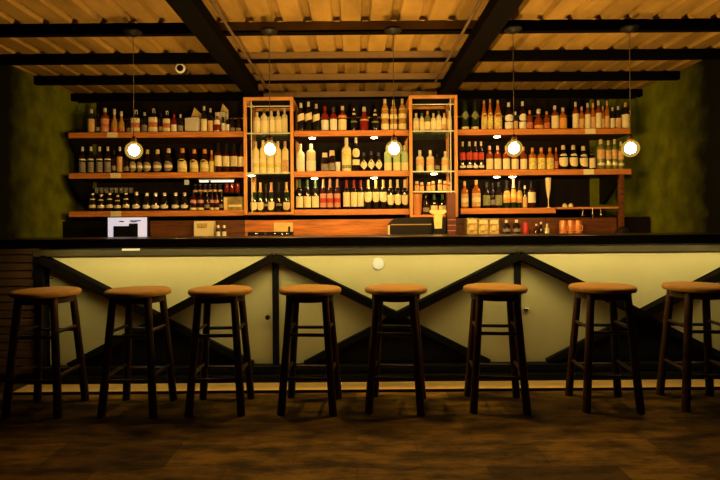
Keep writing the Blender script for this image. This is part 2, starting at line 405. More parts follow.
# cabinet below the shelves with its wooden front, and the back counter
bc = thing('back_cabinet', 'orange brown wooden cabinet front below the bottom shelves', 'cabinet', (0, 4.55, 0))
MB().box(WL + .02, WR - .02, 0, WB - 4.555, 0, 1.07).build('body', back_dark, bc)
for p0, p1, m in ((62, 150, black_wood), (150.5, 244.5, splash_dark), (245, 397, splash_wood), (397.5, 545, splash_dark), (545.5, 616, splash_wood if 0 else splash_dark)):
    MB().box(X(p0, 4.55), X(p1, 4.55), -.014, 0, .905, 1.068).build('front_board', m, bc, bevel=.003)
tag(MB().box(WL, WR, 4.10, 4.534, .86, .90).build('back_counter', black_wood, bevel=.003), 'dark back counter below the shelves carrying the monitor and jars', 'counter')

# ---------------------------------------------------------------- pendants
def pendant(px, py, label, power, Y=3.05):
    x, z = at(px, py, Y)
    t = thing('pendant_lamp', label, 'pendant lamp', (x, Y, PUR_B - .0115), group='globe pendants over the bar')
    d = z - (PUR_B - .0115)
    MB().lathe([(.050, 0), (.050, -.010), (.030, -.024), (.012, -.032), (0, -.032)], 20).build('canopy', black_paint, t)
    MB().tube((0, 0, -.03), (0, 0, d + .07), .0022, seg=6).build('cord', MATS['cord'], t)
    MB().lathe([(0, .085), (.007, .083), (.012, .070), (.017, .066), (.017, .034), (.012, .031), (0, .030)], 14, c=(0, 0, d)).build('socket', leg_wood, t)
    MB().lathe([(.010, .033)] + [(.030 * math.sin(a), .030 * math.cos(a)) for a in [R(22 + 158 * i / 11) for i in range(12)]][:-1] + [(0, -.030)], 20, c=(0, 0, d)).build('bulb', emit('bulb_on', WARM, BULB * power), t)
    MB().lathe([(.018, .050), (.019, .046)] + [(.050 * math.sin(a), .050 * math.cos(a)) for a in [R(24 + 156 * i / 13) for i in range(14)]][:-1] + [(0, -.050)], 24, c=(0, 0, d)).build('glass_globe', globe, t)  # shell added round the bulb to imitate its halo
globe = bpy.data.materials.new('amber_globe'); globe.use_nodes = True; nt = globe.node_tree  # halo of the bulb, put into a faintly glowing see-through shell
nt.nodes.remove(nt.nodes['Principled BSDF']); tr = nt.nodes.new('ShaderNodeBsdfTransparent'); em = nt.nodes.new('ShaderNodeEmission'); ms = nt.nodes.new('ShaderNodeMixShader')
tr.inputs[0].default_value = (1, .93, .75, 1); em.inputs[0].default_value = (1, .62, .10, 1); em.inputs[1].default_value = .9; ms.inputs[0].default_value = .32
nt.links.new(tr.outputs[0], ms.inputs[1]); nt.links.new(em.outputs[0], ms.inputs[2]); nt.links.new(ms.outputs[0], nt.nodes['Material Output'].inputs[0])
mat('cord', (0.10, 0.075, 0.045), 0.6)
for px, py, pw, lb in ((134, 150.5, .42, 'glowing globe pendant in front of the top left shelf, far left'), (270, 149.5, 1.1, 'glowing globe pendant in front of the left display frame'),
                   (394, 149, 1.2, 'glowing globe pendant in front of the pale green bottles'), (514, 148.5, 1.0, 'glowing globe pendant in front of the middle right shelf'),
                   (630.5, 148.5, .7, 'glowing globe pendant beside the green right wall')):
    pendant(px, py, lb, pw)

# ---------------------------------------------------------------- puck lights under the shelves
for px, zz, lb in ((313, 'top', 'puck light under the left half of the top centre shelf'), (375, 'top', 'puck light under the right half of the top centre shelf'),
                   (498, 'top', 'puck light under the top right shelf'), (315, 'middle', 'puck light under the left half of the middle centre shelf'),
                   (374.5, 'middle', 'puck light under the right half of the middle centre shelf'), (497, 'middle', 'puck light under the middle right shelf, left one of two'),
                   (513, 'middle', 'puck light under the middle right shelf, right one of two')):
    t = thing('puck_light', 'small glowing ' + lb, 'light', (X(px, 4.50), 4.50, ZS[zz] - TH), group='puck lights under the shelves')
    MB().lathe([(.034, 0), (.034, -.006), (.030, -.008), (0, -.008)], 18).build('housing', brass, t)
    MB().lathe([(.028, -.008), (.024, -.013), (0, -.014)], 18).build('lens', puck_on, t)
for px, z, lb in ((252, 1.455, 'small glowing puck light inside the left display frame'), (434.5, 1.458, 'small glowing puck light inside the right display frame')):
    t = thing('puck_light', lb, 'light', (X(px, 4.45), 4.45, z), group='puck lights under the shelves')
    MB().lathe([(.034, 0), (.034, -.006), (.030, -.008), (0, -.008)], 18).build('housing', brass, t)
    MB().lathe([(.028, -.008), (.024, -.013), (0, -.014)], 18).build('lens', puck_on, t)

# ---------------------------------------------------------------- stools
def make_stool():
    t = thing('bar_stool', None, 'bar stool', group='round wooden stools along the bar')
    H = .664
    MB().lathe([(0, H - .032), (.160, H - .032), (.171, H - .028), (.175, H - .016), (.172, H - .006), (.164, H - .001), (.15, H), (0, H - .001)], 40).build('seat', seat_wood, t, sharp=50)
    b = MB(); b.lathe([(.135, H - .068), (.135, H - .032), (.118, H - .032), (.118, H - .068), (.135, H - .068)][:4], 28)
    b.build('seat_ring', leg_wood, t)
    def leg_at(sx, sy, z):
        k = (H - .03 - z) / (H - .03); r = .095 + (.143 - .098) * k
        return Vector((sx * r, sy * r, z))
    for sx, sy in ((-1, -1), (1, -1), (-1, 1), (1, 1)):
        MB().tube(leg_at(sx, sy, H - .03), leg_at(sx, sy, 0), .0195, .022, 14).build('leg', leg_wood, t)
    for z in (.432, .200):
        for a, c in (((-1, -1), (1, -1)), ((-1, 1), (1, 1)), ((-1, -1), (-1, 1)), ((1, -1), (1, 1))):
            dz = .012 if a[0] == c[0] else -.012
            MB().tube(leg_at(*a, z + dz), leg_at(*c, z + dz), .0095, seg=10).build('stretcher', leg_wood, t)
    return t
proto = make_stool()
lbs = ['round wooden bar stool in front of the slatted panel, leftmost of eight', 'round wooden bar stool second from left, before the black crossing of braces',
       'round wooden bar stool third from left, left of the brown door knob', 'round wooden bar stool fourth from left, right of the brown door knob',
       'round wooden bar stool fifth from left, under the round white plate', 'round wooden bar stool sixth from left, beside the chrome door handle',
       'round wooden bar stool seventh from left, second from right', 'round wooden bar stool at the far right, cut by the picture edge']
rots = [0, -2, 1, -4, -9, -6, -4, -5]
for i, px in enumerate((46.8, 138.4, 220, 309.7, 395.3, 494.5, 601.5, 697)):
    o = proto if i == 0 else copy_tree(proto)
    o.location = (X(px, 2.91), 2.91 - (.008 if i < 2 else 0), 0); o.rotation_euler.z = R(rots[i]); o['label'] = lbs[i]
#BOTTLES#
# ---------------------------------------------------------------- bottles
# outline of each kind: (radius, height) from foot to lip, cap start, how square it is
KIND = {
 'wine':     ([(.90, 0), (1, .02), (1, .58), (.93, .64), (.60, .71), (.40, .76), (.36, .80), (.36, .97), (.30, .985)], .72, 0),
 'champagne':([(.92, 0), (1, .03), (1, .46), (.92, .54), (.66, .66), (.46, .75), (.38, .82), (.38, .95), (.44, .97)], .68, 0),
 'spirit':   ([(.92, 0), (1, .02), (1, .62), (.92, .68), (.60, .73), (.40, .76), (.37, .80), (.37, .90), (.36, .95)], .84, 0),
 'square':   ([(.95, 0), (1, .02), (1, .62), (.94, .67), (.50, .71), (.38, .74), (.36, .80), (.36, .92), (.34, .95)], .82, .8),
 'rum':      ([(.92, 0), (1, .03), (1, .50), (.88, .58), (.62, .66), (.46, .74), (.42, .82), (.42, .92), (.40, .95)], .82, 0),
 'beer':     ([(.92, 0), (1, .03), (1, .50), (.86, .60), (.58, .72), (.44, .82), (.40, .92), (.44, .95)], .92, 0),
 'tall':     ([(.90, 0), (1, .02), (1, .50), (.86, .58), (.66, .68), (.46, .78), (.34, .86), (.30, .94)], .90, 0),
 'decanter': ([(.80, 0), (.96, .05), (1, .25), (.96, .42), (.74, .54), (.44, .62), (.34, .68), (.34, .80), (.40, .83)], .78, 0),
 'gin':      ([(.94, 0), (1, .02), (1, .68), (.95, .73), (.62, .78), (.42, .80), (.40, .84), (.40, .92), (.38, .95)], .84, 0),
 'jar':      ([(.90, 0), (1, .04), (1, .66), (.92, .74), (.72, .78), (.72, .84), (.70, .88)], .76, 0),
 'band':     ([(.92, 0), (1, .02), (1, .30), (.86, .33), (.98, .38), (.98, .56), (.84, .59), (.90, .64), (.74, .76), (.42, .82), (.36, .90), (.34, .95)], .86, 0),
}
def radius_at(prof, t):
    for (r0, z0), (r1, z1) in zip(prof, prof[1:]):
        if z0 <= t <= z1 and z1 > z0: return r0 + (r1 - r0) * (t - z0) / (z1 - z0)
    return prof[-1][0]
def label_mesh(kind, h, r, shape, z0, z1, mats, arc=78):
    prof = KIND[kind][0]; sq = KIND[kind][2]
    b = MB(); N = 12; rows = 4; grid = []
    full = shape == 'ring'
    for i in range(N + 1):
        u = -1 + 2 * i / N
        lo_, hi_ = z0, z1
        if shape == 'arch': hi_ = z0 + (z1 - z0) * (.55 + .45 * math.sqrt(max(0, 1 - u * u)))
        if shape == 'diamond': m_ = (z0 + z1) / 2; q = max(.06, 1 - abs(u)); lo_, hi_ = m_ - (m_ - z0) * q, m_ + (z1 - m_) * q
        if shape == 'shield': lo_ = z1 - (z1 - z0) * (.45 + .55 * math.sqrt(max(0, 1 - u * u)))
        if shape == 'tilt': lo_, hi_ = z0 + .05 * (u + 1), z1 + .05 * (u - 1) + .05
        if shape == 'oval': m_ = (z0 + z1) / 2; q = max(.08, math.sqrt(max(0, 1 - u * u))); lo_, hi_ = m_ - (m_ - z0) * q, m_ + (z1 - m_) * q
        a = R(-90) + (u * R(180) if full else u * R(arc))
        colm = []
        for k in range(rows):
            z = lo_ + (hi_ - lo_) * k / (rows - 1)
            kk = 1 + sq * (min(1.25, 1 / max(abs(math.cos(a)), abs(math.sin(a)))) - 1) if sq else 1
            rr = (r * radius_at(prof, z) * kk + .0012) / (1 if not sq else 1)
            colm.append(b.bm.verts.new((rr * math.cos(a), rr * math.sin(a), z * h)))
        grid.append(colm)
    for i in range(N):
        for k in range(rows - 1):
            b.mi = 1 if (len(mats) > 1 and k == 1) else 0
            b.face([grid[i][k], grid[i + 1][k], grid[i + 1][k + 1], grid[i][k + 1]])
    return b.mesh('label', mats, 60)
CACHE = {}
def bottle(name, loc, h, r, kind, glass, cap, labels, text, group):
    key = (kind, glass, cap, tuple(labels), round(h, 2), round(r, 3))
    if key not in CACHE:
        h, r = round(h, 2), round(r, 3)
        prof, cz, sq = KIND[kind]
        pr = [(0, 0)] + [(a * r, z * h) for a, z in prof] + [(0, prof[-1][1] * h)]
        body = MB().lathe(pr, 20, sq=sq).mesh('body', G[glass], 50)
        cr = [(a, z) for a, z in prof if z > cz]
        cp = [(radius_at(prof, cz) * r + .001, cz * h)] + [(a * r + .001, z * h) for a, z in cr] + [(cr[-1][0] * r * .96 + .001, h), (0, h)]
        parts = [('body', body), ('cap' if cz > .75 else 'foil', MB().lathe(cp, 14).mesh('cap', K[cap], 40))]
        for shape, cols, z0, z1 in labels:
            parts.append(('label', label_mesh(kind, h, r, shape, z0, z1, [L[c] for c in cols.split('+')])))
        CACHE[key] = parts
    t = thing(name, text, 'bottle', loc, random.uniform(-.12, .12), group)
    for n_, me in CACHE[key]: link(n_, me, t)
    return t
# look of each bottle: kind, glass, cap, labels, words
B = {
 'pg':  ('spirit', 'green', 'silver', (('rect', 'peach', .03, .60),), 'dark green bottle with tall peach label'),
 'rc':  ('spirit', 'rust', 'silver', (('rect', 'pink+print', .06, .58),), 'whisky bottle with pink and red label'),
 'go':  ('decanter', 'gold', 'silver', (('rect', 'print', .06, .26),), 'round shouldered golden bottle'),
 'bs':  ('square', 'black', 'silver', (('rect', 'cream+print', .05, .64),), 'black square bottle with cream and red label'),
 'bk':  ('spirit', 'black', 'silver', (('rect', 'grey', .10, .40),), 'plain dark bottle with grey label'),
 'bl':  ('spirit', 'brown', 'black', (('rect', 'grey', .14, .34),), 'slim dark brown bottle'),
 'rw':  ('spirit', 'red', 'red', (('rect', 'white', .04, .46),), 'red bottle with white label'),
 'dc':  ('spirit', 'black', 'silver', (('rect', 'cream', .05, .52),), 'dark bottle with cream label'),
 'wr':  ('spirit', 'red', 'white', (('rect', 'white', .42, .74), ('rect', 'white', .03, .12)), 'red bottle with white shoulder'),
 'dw':  ('tall', 'black', 'silver', (('rect', 'white', .10, .56),), 'thin dark bottle with narrow white label'),
 'sp':  ('spirit', 'brown', 'silver', (('rect', 'white', .50, .55), ('rect', 'grey', .06, .44)), 'brown bottle with pinkish label'),
 'pp':  ('spirit', 'brown', 'silver', (('rect', 'peach+pink', .08, .62),), 'brown bottle with large peach label'),
 'ru':  ('rum', 'brown', 'cream', (('oval', 'grey+cream', .08, .48),), 'dark rum bottle with grey oval label'),
 'ar':  ('rum', 'brown', 'orange', (('arch', 'gold+cream', .05, .56),), 'dark rum bottle with arched cream label'),
 'yl':  ('rum', 'amber', 'orange', (('rect', 'yellow', .05, .52),), 'narrow amber bottle with yellow label'),
 'wq':  ('wine', 'wine', 'black', (('rect', 'cream', .22, .56),), 'dark wine bottle with square cream label'),
 'be':  ('beer', 'black', 'silver', (('rect', 'cream', .20, .36), ('rect', 'cream', .64, .71)), 'black beer bottle with cream bands'),
 'bd':  ('rum', 'black', 'silver', (('oval', 'white', .14, .34),), 'small black bottle with round pale label'),
 'td':  ('tall', 'wine', 'black', (('rect', 'cream', .05, .16), ('rect', 'pink', .40, .56)), 'tall dark bottle with small base label'),
 'gi':  ('gin', 'clear', 'silver', (('rect', 'cream', .10, .60),), 'clear gin bottle with cream label'),
 'gg':  ('gin', 'clear', 'green', (('rect', 'cream', .08, .55),), 'clear gin bottle with green cap'),
 'gp':  ('gin', 'pale', 'cream', (('rect', 'cream+yellow', .06, .46),), 'pale cream gin bottle'),
 'gk':  ('gin', 'pale', 'pink', (('rect', 'peach', .06, .42),), 'pale bottle with peach label'),
 'cg':  ('champagne', 'green', 'gold', (('shield', 'cream', .08, .34),), 'champagne bottle with gold foil and shield label'),
 'cp':  ('champagne', 'green', 'pink', (('shield', 'cream', .08, .36),), 'champagne bottle with pink foil and shield label'),
 'cd':  ('champagne', 'black', 'black', (('rect', 'olive', .22, .30),), 'dark champagne bottle with black foil'),
 'tl':  ('spirit', 'black', 'silver', (('tilt', 'cream', .34, .62),), 'black bottle with tilted cream label'),
 'rg':  ('spirit', 'red', 'green', (('rect', 'white', .05, .52),), 'red bottle with green cap'),
 'ro':  ('spirit', 'red', 'silver', (('rect', 'cream', .04, .48), ('ring', 'orange', .54, .64)), 'red bottle with orange shoulder band'),
 'bb':  ('tall', 'black', 'silver', (('ring', 'olive', .40, .46), ('ring', 'cream', .72, .80)), 'black bottle with thin olive band'),
 'rd':  ('rum', 'red', 'silver', (('ring', 'peach', .44, .50),), 'round dark red bottle with peach band'),
 'am':  ('band', 'gold', 'cream', (('ring', 'cream', .06, .24), ('ring', 'cream', .40, .54), ('ring', 'peach', .66, .70)), 'tall banded amber and cream bottle'),
 'wh':  ('spirit', 'milk', 'silver', (('rect', 'white', .10, .50),), 'frosted white bottle'),
 'gy':  ('gin', 'clear', 'silver', (('rect', 'white', .06, .40),), 'wide clear bottle with white label'),
 'jc':  ('jar', 'brown', 'cream', (('rect', 'grey', .08, .42),), 'short brown jar with cream lid'),
 'cm':  ('spirit', 'pale', 'white', (('oval', 'yellow', .36, .62), ('ring', 'olive', .10, .20)), 'tall cream bottle with white cap'),
 'rl':  ('spirit', 'black', 'white', (('oval', 'cream', .42, .68), ('rect', 'cream', .20, .36)), 'black bottle with round cream label'),
 'st':  ('rum', 'black', 'purple', (('diamond', 'cream', .10, .62),), 'black stout bottle with diamond label'),
 'lg':  ('gin', 'lime', 'cream', (('rect', 'cream', .06, .34),), 'pale green bottle'),
 'w1':  ('wine', 'black', 'green', (('rect', 'cream', .08, .44),), 'dark wine bottle with low square label'),
 'w2':  ('wine', 'wine', 'pink', (('rect', 'pink+red', .08, .52),), 'wine bottle with pink foil and red label'),
 'w3':  ('wine', 'black', 'red', (('rect', 'cream', .10, .58),), 'wine bottle with red foil and tall label'),
 'w4':  ('wine', 'black', 'gold', (('shield', 'cream', .24, .58),), 'wine bottle with gold foil and wide label'),
 'w5':  ('wine', 'black', 'cream', (('shield', 'cream', .14, .48),), 'wine bottle with cream foil and low label'),
 'mo':  ('gin', 'moss', 'orange', (('rect', 'cream', .12, .50),), 'olive tinted bottle with orange cap'),
 'cs':  ('spirit', 'clear', 'white', (('rect', 'peach', .28, .58),), 'clear bottle with peach label'),
 'sa':  ('jar', 'amber', 'cream', (('rect', 'peach', .10, .60),), 'tiny amber jar with peach label'),
 'dg':  ('tall', 'green', 'black', (('rect', 'cream', .04, .14), ('diamond', 'olive', .36, .66)), 'tall dark green bottle with white base label'),
 'at':  ('tall', 'amber', 'gold', (('arch', 'gold+yellow', .04, .58),), 'tall amber bottle with arched gold label'),
 'bw':  ('spirit', 'brown', 'silver', (('rect', 'white', .04, .30), ('oval', 'white', .32, .56)), 'dark bottle with white double label'),
 'ad':  ('decanter', 'rust', 'silver', (('rect', 'orange', .04, .24),), 'wide amber red decanter bottle'),
 'as':  ('spirit', 'rust', 'orange', (('rect', 'print', .10, .40),), 'short amber red bottle'),
 'aw':  ('spirit', 'rust', 'silver', (('rect', 'cream', .03, .58),), 'amber bottle with tall cream label'),
 'ao':  ('spirit', 'amber', 'silver', (('rect', 'orange', .03, .54),), 'amber bottle with orange label'),
 'aa':  ('spirit', 'amber', 'pink', (('rect', 'peach', .06, .48),), 'slim amber bottle with peach label'),
 'kp':  ('spirit', 'black', 'silver', (('rect', 'peach', .03, .50),), 'black bottle with peach label'),
 'kc':  ('spirit', 'black', 'gold', (('rect', 'cream', .03, .56),), 'wide black bottle with cream label'),
 'rb':  ('spirit', 'brown', 'cream', (('rect', 'red', .38, .62), ('oval', 'white', .10, .20)), 'brown bottle with red label and cream cap'),
 'rt':  ('spirit', 'rust', 'pink', (('rect', 'cream', .06, .48),), 'dark red bottle with tall cream label'),
 'ay':  ('spirit', 'amber', 'orange', (('rect', 'yellow', .06, .54),), 'amber bottle with yellow label'),
 'kq':  ('rum', 'black', 'cream', (('shield', 'cream', .14, .50), ('oval', 'white', .56, .66)), 'black bottle with cream shield label'),
 'kt':  ('spirit', 'black', 'black', (('rect', 'cream', .10, .74),), 'slim black bottle with tall cream label'),
 'gr':  ('gin', 'moss', 'peach' if 'peach' in K else 'cream', (('rect', 'peach', .36, .66), ('oval', 'cream', .14, .24)), 'green tinted bottle with peach label'),
 'ap':  ('spirit', 'amber', 'gold', (('rect', 'peach+cream', .08, .54),), 'amber bottle with large peach label'),
 'ol':  ('rum', 'black', 'black', (('rect', 'olive', .12, .50),), 'black bottle with olive label'),
 'ou':  ('champagne', 'green', 'black', (('rect', 'orange+gold', .20, .64),), 'green champagne bottle with orange label'),
 'op':  ('champagne', 'green', 'pink', (('rect', 'orange+gold', .20, .64),), 'orange labelled champagne bottle with pink foil'),
 'kl':  ('wine', 'wine', 'black', (('rect', 'cream', .20, .58),), 'dark bottle with gold edged cream label'),
}
ORD = ['first', 'second', 'third', 'fourth', 'fifth', 'sixth', 'seventh', 'eighth', 'ninth', 'tenth', 'eleventh', 'twelfth', 'thirteenth', 'fourteenth',
       'fifteenth', 'sixteenth', 'seventeenth', 'eighteenth', 'nineteenth', 'twentieth', 'twenty-first', 'twenty-second', 'twenty-third', 'twenty-fourth', 'twenty-fifth']
def row(place, zbase, items, Y=4.555):
    """items: measured centre, width and top of each bottle on one shelf, and its look"""
    items = sorted(items)
    n_ = 0
    for i, (px, wpx, top, key) in enumerate(items):
        kind, glass, cap, labels, words = B[key]
        x, zt = at(px, top, Y)
        r = wpx / F * Y / 2 * .97
        bottle('liquor_bottle' if kind not in ('wine', 'champagne', 'beer', 'jar') else {'wine': 'wine_bottle', 'champagne': 'champagne_bottle', 'beer': 'beer_bottle', 'jar': 'jar'}[kind],
               (x, Y, zbase + .0004), max(.08, zt - zbase), r, kind, glass, cap, labels,
               '%s, %s from left, %s' % (words, ORD[i], place), 'bottles on the ' + place)
row('top left shelf', ZS['top'], [(91.5, 7, 109, 'pg'), (98.2, 5, 114, 'bl'), (105, 8.4, 108, 'rc'), (114.4, 6.8, 109.5, 'go'), (121.4, 6.6, 111, 'go'), (129, 4.6, 117, 'bl'), (136, 8.6, 110, 'bs'), (144.6, 6, 112, 'bk'),
    (153.6, 9, 109, 'bs'), (161, 4.8, 113, 'bl'), (167, 7, 111, 'bs'), (174, 5.6, 114, 'rw'), (180.4, 5.6, 115, 'bk'),
    (204, 5.8, 106.5, 'dc'), (210.4, 5.4, 108, 'kp'), (217.2, 6.6, 113, 'wr'), (223.2, 3.8, 115, 'dw'), (227.4, 3.8, 117, 'dw'), (232.6, 5, 117, 'bl'), (238.4, 5, 118, 'bl')])
row('middle left shelf', ZS['middle'], [(82.5, 6.6, 147, 'sp'), (91, 6.6, 147, 'sp'), (99.5, 6.6, 147, 'sp'), (107.8, 6.6, 147, 'sp'), (114, 4.8, 150, 'bl'), (119.8, 6, 147, 'pp'), (126.4, 5.6, 153, 'bl'), (133, 6.6, 149, 'ru'), (140, 6, 150, 'ru'), (147.4, 7.6, 149.5, 'ru'), (157.6, 8.6, 149.5, 'ru'),
    (168.6, 8.6, 149, 'ru'), (182.4, 9.6, 149, 'ar'), (194.3, 9, 149, 'ar'), (204.6, 9, 149, 'ar'), (211.6, 4.6, 150, 'yl'), (218.2, 7.2, 143, 'wq'), (226, 7, 143, 'wq'), (234, 7, 143, 'wq'), (241, 6.2, 144, 'wq')])
row('bottom left shelf', ZS['bottom'], [(92.6, 7, 193, 'be'), (101.2, 7, 194, 'be'), (109.6, 7, 193, 'be'), (117.6, 7, 195, 'be'), (126.2, 7, 193, 'be'), (136.4, 8, 192.5, 'bd'), (146.8, 8, 192.5, 'bd'), (155.6, 8, 192.5, 'bd'), (164.6, 8, 192.5, 'bd'), (175.6, 8, 192.5, 'bd'), (184.6, 7.6, 192.5, 'bd'),
    (193.4, 6.8, 191, 'td'), (200.6, 6.4, 191, 'td'), (207, 5.4, 192, 'bl'), (211.8, 4.2, 191, 'td'), (216.6, 4.6, 191, 'td'), (221.4, 4.4, 193, 'bl')])
row('upper tier of left frame', 1.800, [(256.8, 7.2, 112, 'gi'), (264, 7.2, 110, 'gg'), (271.2, 7.2, 111, 'gi'), (278.2, 6.8, 110.5, 'gi'), (284.6, 6, 109, 'gi')], 4.50)
row('middle tier of left frame', 1.465, [(255.6, 7.2, 142, 'gp'), (263, 7, 141, 'gp'), (270.4, 7, 144, 'gp'), (277.8, 7, 142, 'gp'), (285, 6.8, 141, 'gk')], 4.50)
row('lower tier of left frame', 1.130, [(253.6, 7, 182.5, 'cg'), (260.4, 6.2, 183, 'cg'), (266, 4.8, 184, 'cd'), (271.2, 6.6, 182.5, 'cp'), (278.8, 6, 182, 'cd'), (286.4, 7, 182.5, 'cg')], 4.50)
row('top centre shelf', ZS['top'], [(300.8, 7, 103, 'tl'), (308.4, 7, 101.5, 'tl'), (316.2, 7, 104, 'tl'), (324.8, 7.6, 106.5, 'rw'), (333.4, 7.4, 107, 'rg'), (342.4, 8.4, 106, 'ro'), (353.8, 6.4, 108.5, 'bb'), (364, 9, 107, 'rd'), (375, 7.4, 109, 'bb'),
    (384.8, 8, 99.5, 'am'), (393.4, 7.2, 100, 'am'), (402.2, 7.8, 99, 'am')])
row('middle centre shelf', ZS['middle'], [(300.4, 8.6, 144, 'wh'), (311, 9.6, 144, 'gy'), (324.8, 7.6, 152.5, 'jc'), (332, 7.4, 151, 'jc'), (346.4, 10, 138, 'cm'), (355.9, 7.4, 138, 'rl'), (363.6, 7, 153, 'st'), (371, 7, 152, 'st'), (378.6, 7, 153, 'st'),
    (387.8, 7.6, 146, 'lg'), (396.6, 7.6, 144, 'lg'), (404.6, 7, 146, 'lg')])
row('bottom centre shelf', ZS['bottom'], [(299.4, 7.2, 179, 'w1'), (307.2, 7.2, 179, 'w1'), (315.4, 7.4, 179, 'w1'), (323.2, 6.4, 179.5, 'w2'), (330, 6.4, 179.5, 'w2'), (337.2, 6.4, 179.5, 'w2'), (346.4, 6.8, 180, 'w3'), (353.8, 6.6, 180, 'w3'), (360.6, 6.2, 180, 'w3'), (368, 7.6, 179.5, 'w4'), (375.8, 7.4, 180, 'w4'), (383.2, 7.2, 180, 'w4'),
    (390.4, 6.8, 180, 'w5'), (397.4, 6.8, 180, 'w5'), (404.6, 6.6, 180, 'w5')])
row('upper tier of right frame', 1.808, [(416, 5.8, 113, 'gi'), (421.8, 5, 114, 'gg'), (427.4, 5.8, 111, 'mo'), (433.4, 5.4, 113, 'gi'), (438.8, 5.2, 111.5, 'gg'), (444.2, 5.2, 113, 'gk'), (449.4, 4.6, 110.5, 'gi')], 4.50)
row('middle tier of right frame', 1.468, [(419.8, 8, 151, 'cs'), (430.2, 8, 150.5, 'cs'), (437.2, 5, 154, 'bl'), (445.4, 8.4, 151, 'cs')], 4.50)
row('narrow tier of right frame', 1.298, [(416.8, 4.4, 181, 'sa'), (421.6, 4.2, 182, 'sa'), (428.6, 4.4, 182, 'sa'), (433, 4, 181, 'sa'), (440, 4.6, 180.5, 'sa'), (445, 4.2, 181.5, 'sa'), (449.4, 3.8, 182, 'sa')], 4.47)
row('bottom tier of right frame', 1.1005, [(426, 6.6, 193.5, 'bl'), (434.2, 7.4, 193.5, 'w1'), (442.4, 7.2, 193.5, 'w1')], 4.50)
row('top right shelf', ZS['top'], [(465, 7.2, 101, 'dg'), (474.8, 7.4, 101, 'dg'), (484, 6.2, 101, 'at'), (490, 5.4, 99.5, 'at'), (497.8, 8, 100, 'at'), (508.6, 8, 102.5, 'bw'), (515.4, 4.6, 112, 'kp'), (522.4, 7, 102, 'bw'), (529.6, 6.4, 111, 'as'), (538.4, 9.6, 109.5, 'ad'), (546.6, 6.2, 111.5, 'as'), (554.8, 7.2, 106, 'aw'), (562.8, 7.6, 108, 'ao'),
    (575.4, 6.2, 102, 'aw'), (581.6, 5.4, 107, 'aa'), (587.6, 6, 103, 'aw'), (593, 4.6, 103, 'aa'), (598.4, 6, 101, 'aw'), (603, 3.4, 106, 'aa'), (607, 4.6, 101, 'aa'), (612.4, 4.6, 108, 'dc'), (618, 5.6, 106, 'kp'), (625.4, 8, 103, 'kc')])
row('middle right shelf', ZS['middle'], [(462.6, 5.8, 142, 'rb'), (469.4, 6.2, 141.5, 'rb'), (475.4, 5.2, 142, 'rb'), (481, 5.6, 141.5, 'rb'), (489.4, 7, 146, 'rt'), (497.6, 7, 146, 'rt'), (506.2, 7, 146, 'rt'), (514.8, 7, 146.5, 'rt'), (523.4, 6.8, 146.5, 'rt'), (532.4, 8, 147.5, 'ay'), (541.2, 8, 147.5, 'ay'), (549.8, 7.6, 148, 'ay'), (556, 4, 148, 'as'),
    (563.2, 9, 146, 'kq'), (573.2, 8.6, 145.5, 'kq'), (583.2, 8.8, 146, 'kq'), (592, 6.4, 149, 'kt'), (600.6, 8.2, 140, 'gr'), (608.2, 6.4, 140, 'gr'), (614.4, 5.6, 139.5, 'gr'), (620.8, 6, 141, 'gr')])
row('bottom right shelf', ZS['bottom'], [(464.6, 7.4, 181, 'ap'), (476, 8.6, 180.5, 'ap'), (486.4, 7.4, 182, 'ol'), (492.6, 4.6, 184, 'bl'), (498.6, 7, 182, 'ol'), (506.6, 7, 181, 'ou'), (513.4, 6.2, 178.5, 'op'), (519.4, 5.6, 181, 'ou'), (524.8, 4.4, 186, 'kp'), (531.4, 8, 181, 'kl')])

# ---------------------------------------------------------------- cartons, riser, small ware on the shelves
def carton(px0, px1, top, zb, Y, label, fl_top, flap=True):
    x0, x1 = X(px0, Y), X(px1, Y); zt = at(px0, top, Y)[1]
    t = thing('carton', label, 'box', ((x0 + x1) / 2, Y + .05, zb + .0004), R(-14), 'pale cartons on the top left shelf')
    w_, h = (x1 - x0) / 2, zt - zb
    MB().box(-w_, w_, -.045, .045, 0, h).build('box', card_white, t)
    hf = at(px0, fl_top, Y)[1] - zt
    if flap:
        MB().prism([(-w_, h), (w_, h), (w_, h + hf * .35), (-w_ * .3, h + hf)], .040, .045).build('flap', card_yellow, t)
    return t
carton(186, 199.5, 117.5, ZS['top'], 4.535, 'white carton with a raised yellow flap on the top left shelf', 105)
carton(216.5, 226, 112, ZS['top'], 4.62, 'pale carton with raised flap standing behind the thin dark bottles', 101)
# riser step at the back of the bottom left shelf with small ware on it
zr = at(160, 193, 4.70)[1]
t = thing('riser_shelf', 'thin dark riser along the back of the bottom left shelf', 'shelf', (0, 4.70, ZS['bottom'] + .0004))
MB().box(X(92, 4.7), X(241, 4.7), -.035, .085, zr - ZS['bottom'] - .012, zr - ZS['bottom']).build('board', black_wood, t)
for px in (92.5, 168, 240):
    xx = X(px, 4.7); MB().box(xx - .006, xx + .006, -.03, .085, 0, zr - ZS['bottom'] - .012).build('leg', black_wood, t)
def glassware(name, label, cat, group, loc, prof, m):
    o = MB().lathe(prof, 16).build(name, m); o.location = loc
    return tag(o, label, cat, group)
for i in range(8):
    px = 97 + i * 4.9
    glassware('tumbler', 'small clear tumbler on the dark riser, %s from left' % ORD[i], 'glass', 'tumblers on the riser', (X(px, 4.7), 4.70, zr + .0004),
              [(0, 0), (.016, 0), (.019, .05), (.017, .05), (.0145, .006), (0, .006)], glass_clear)
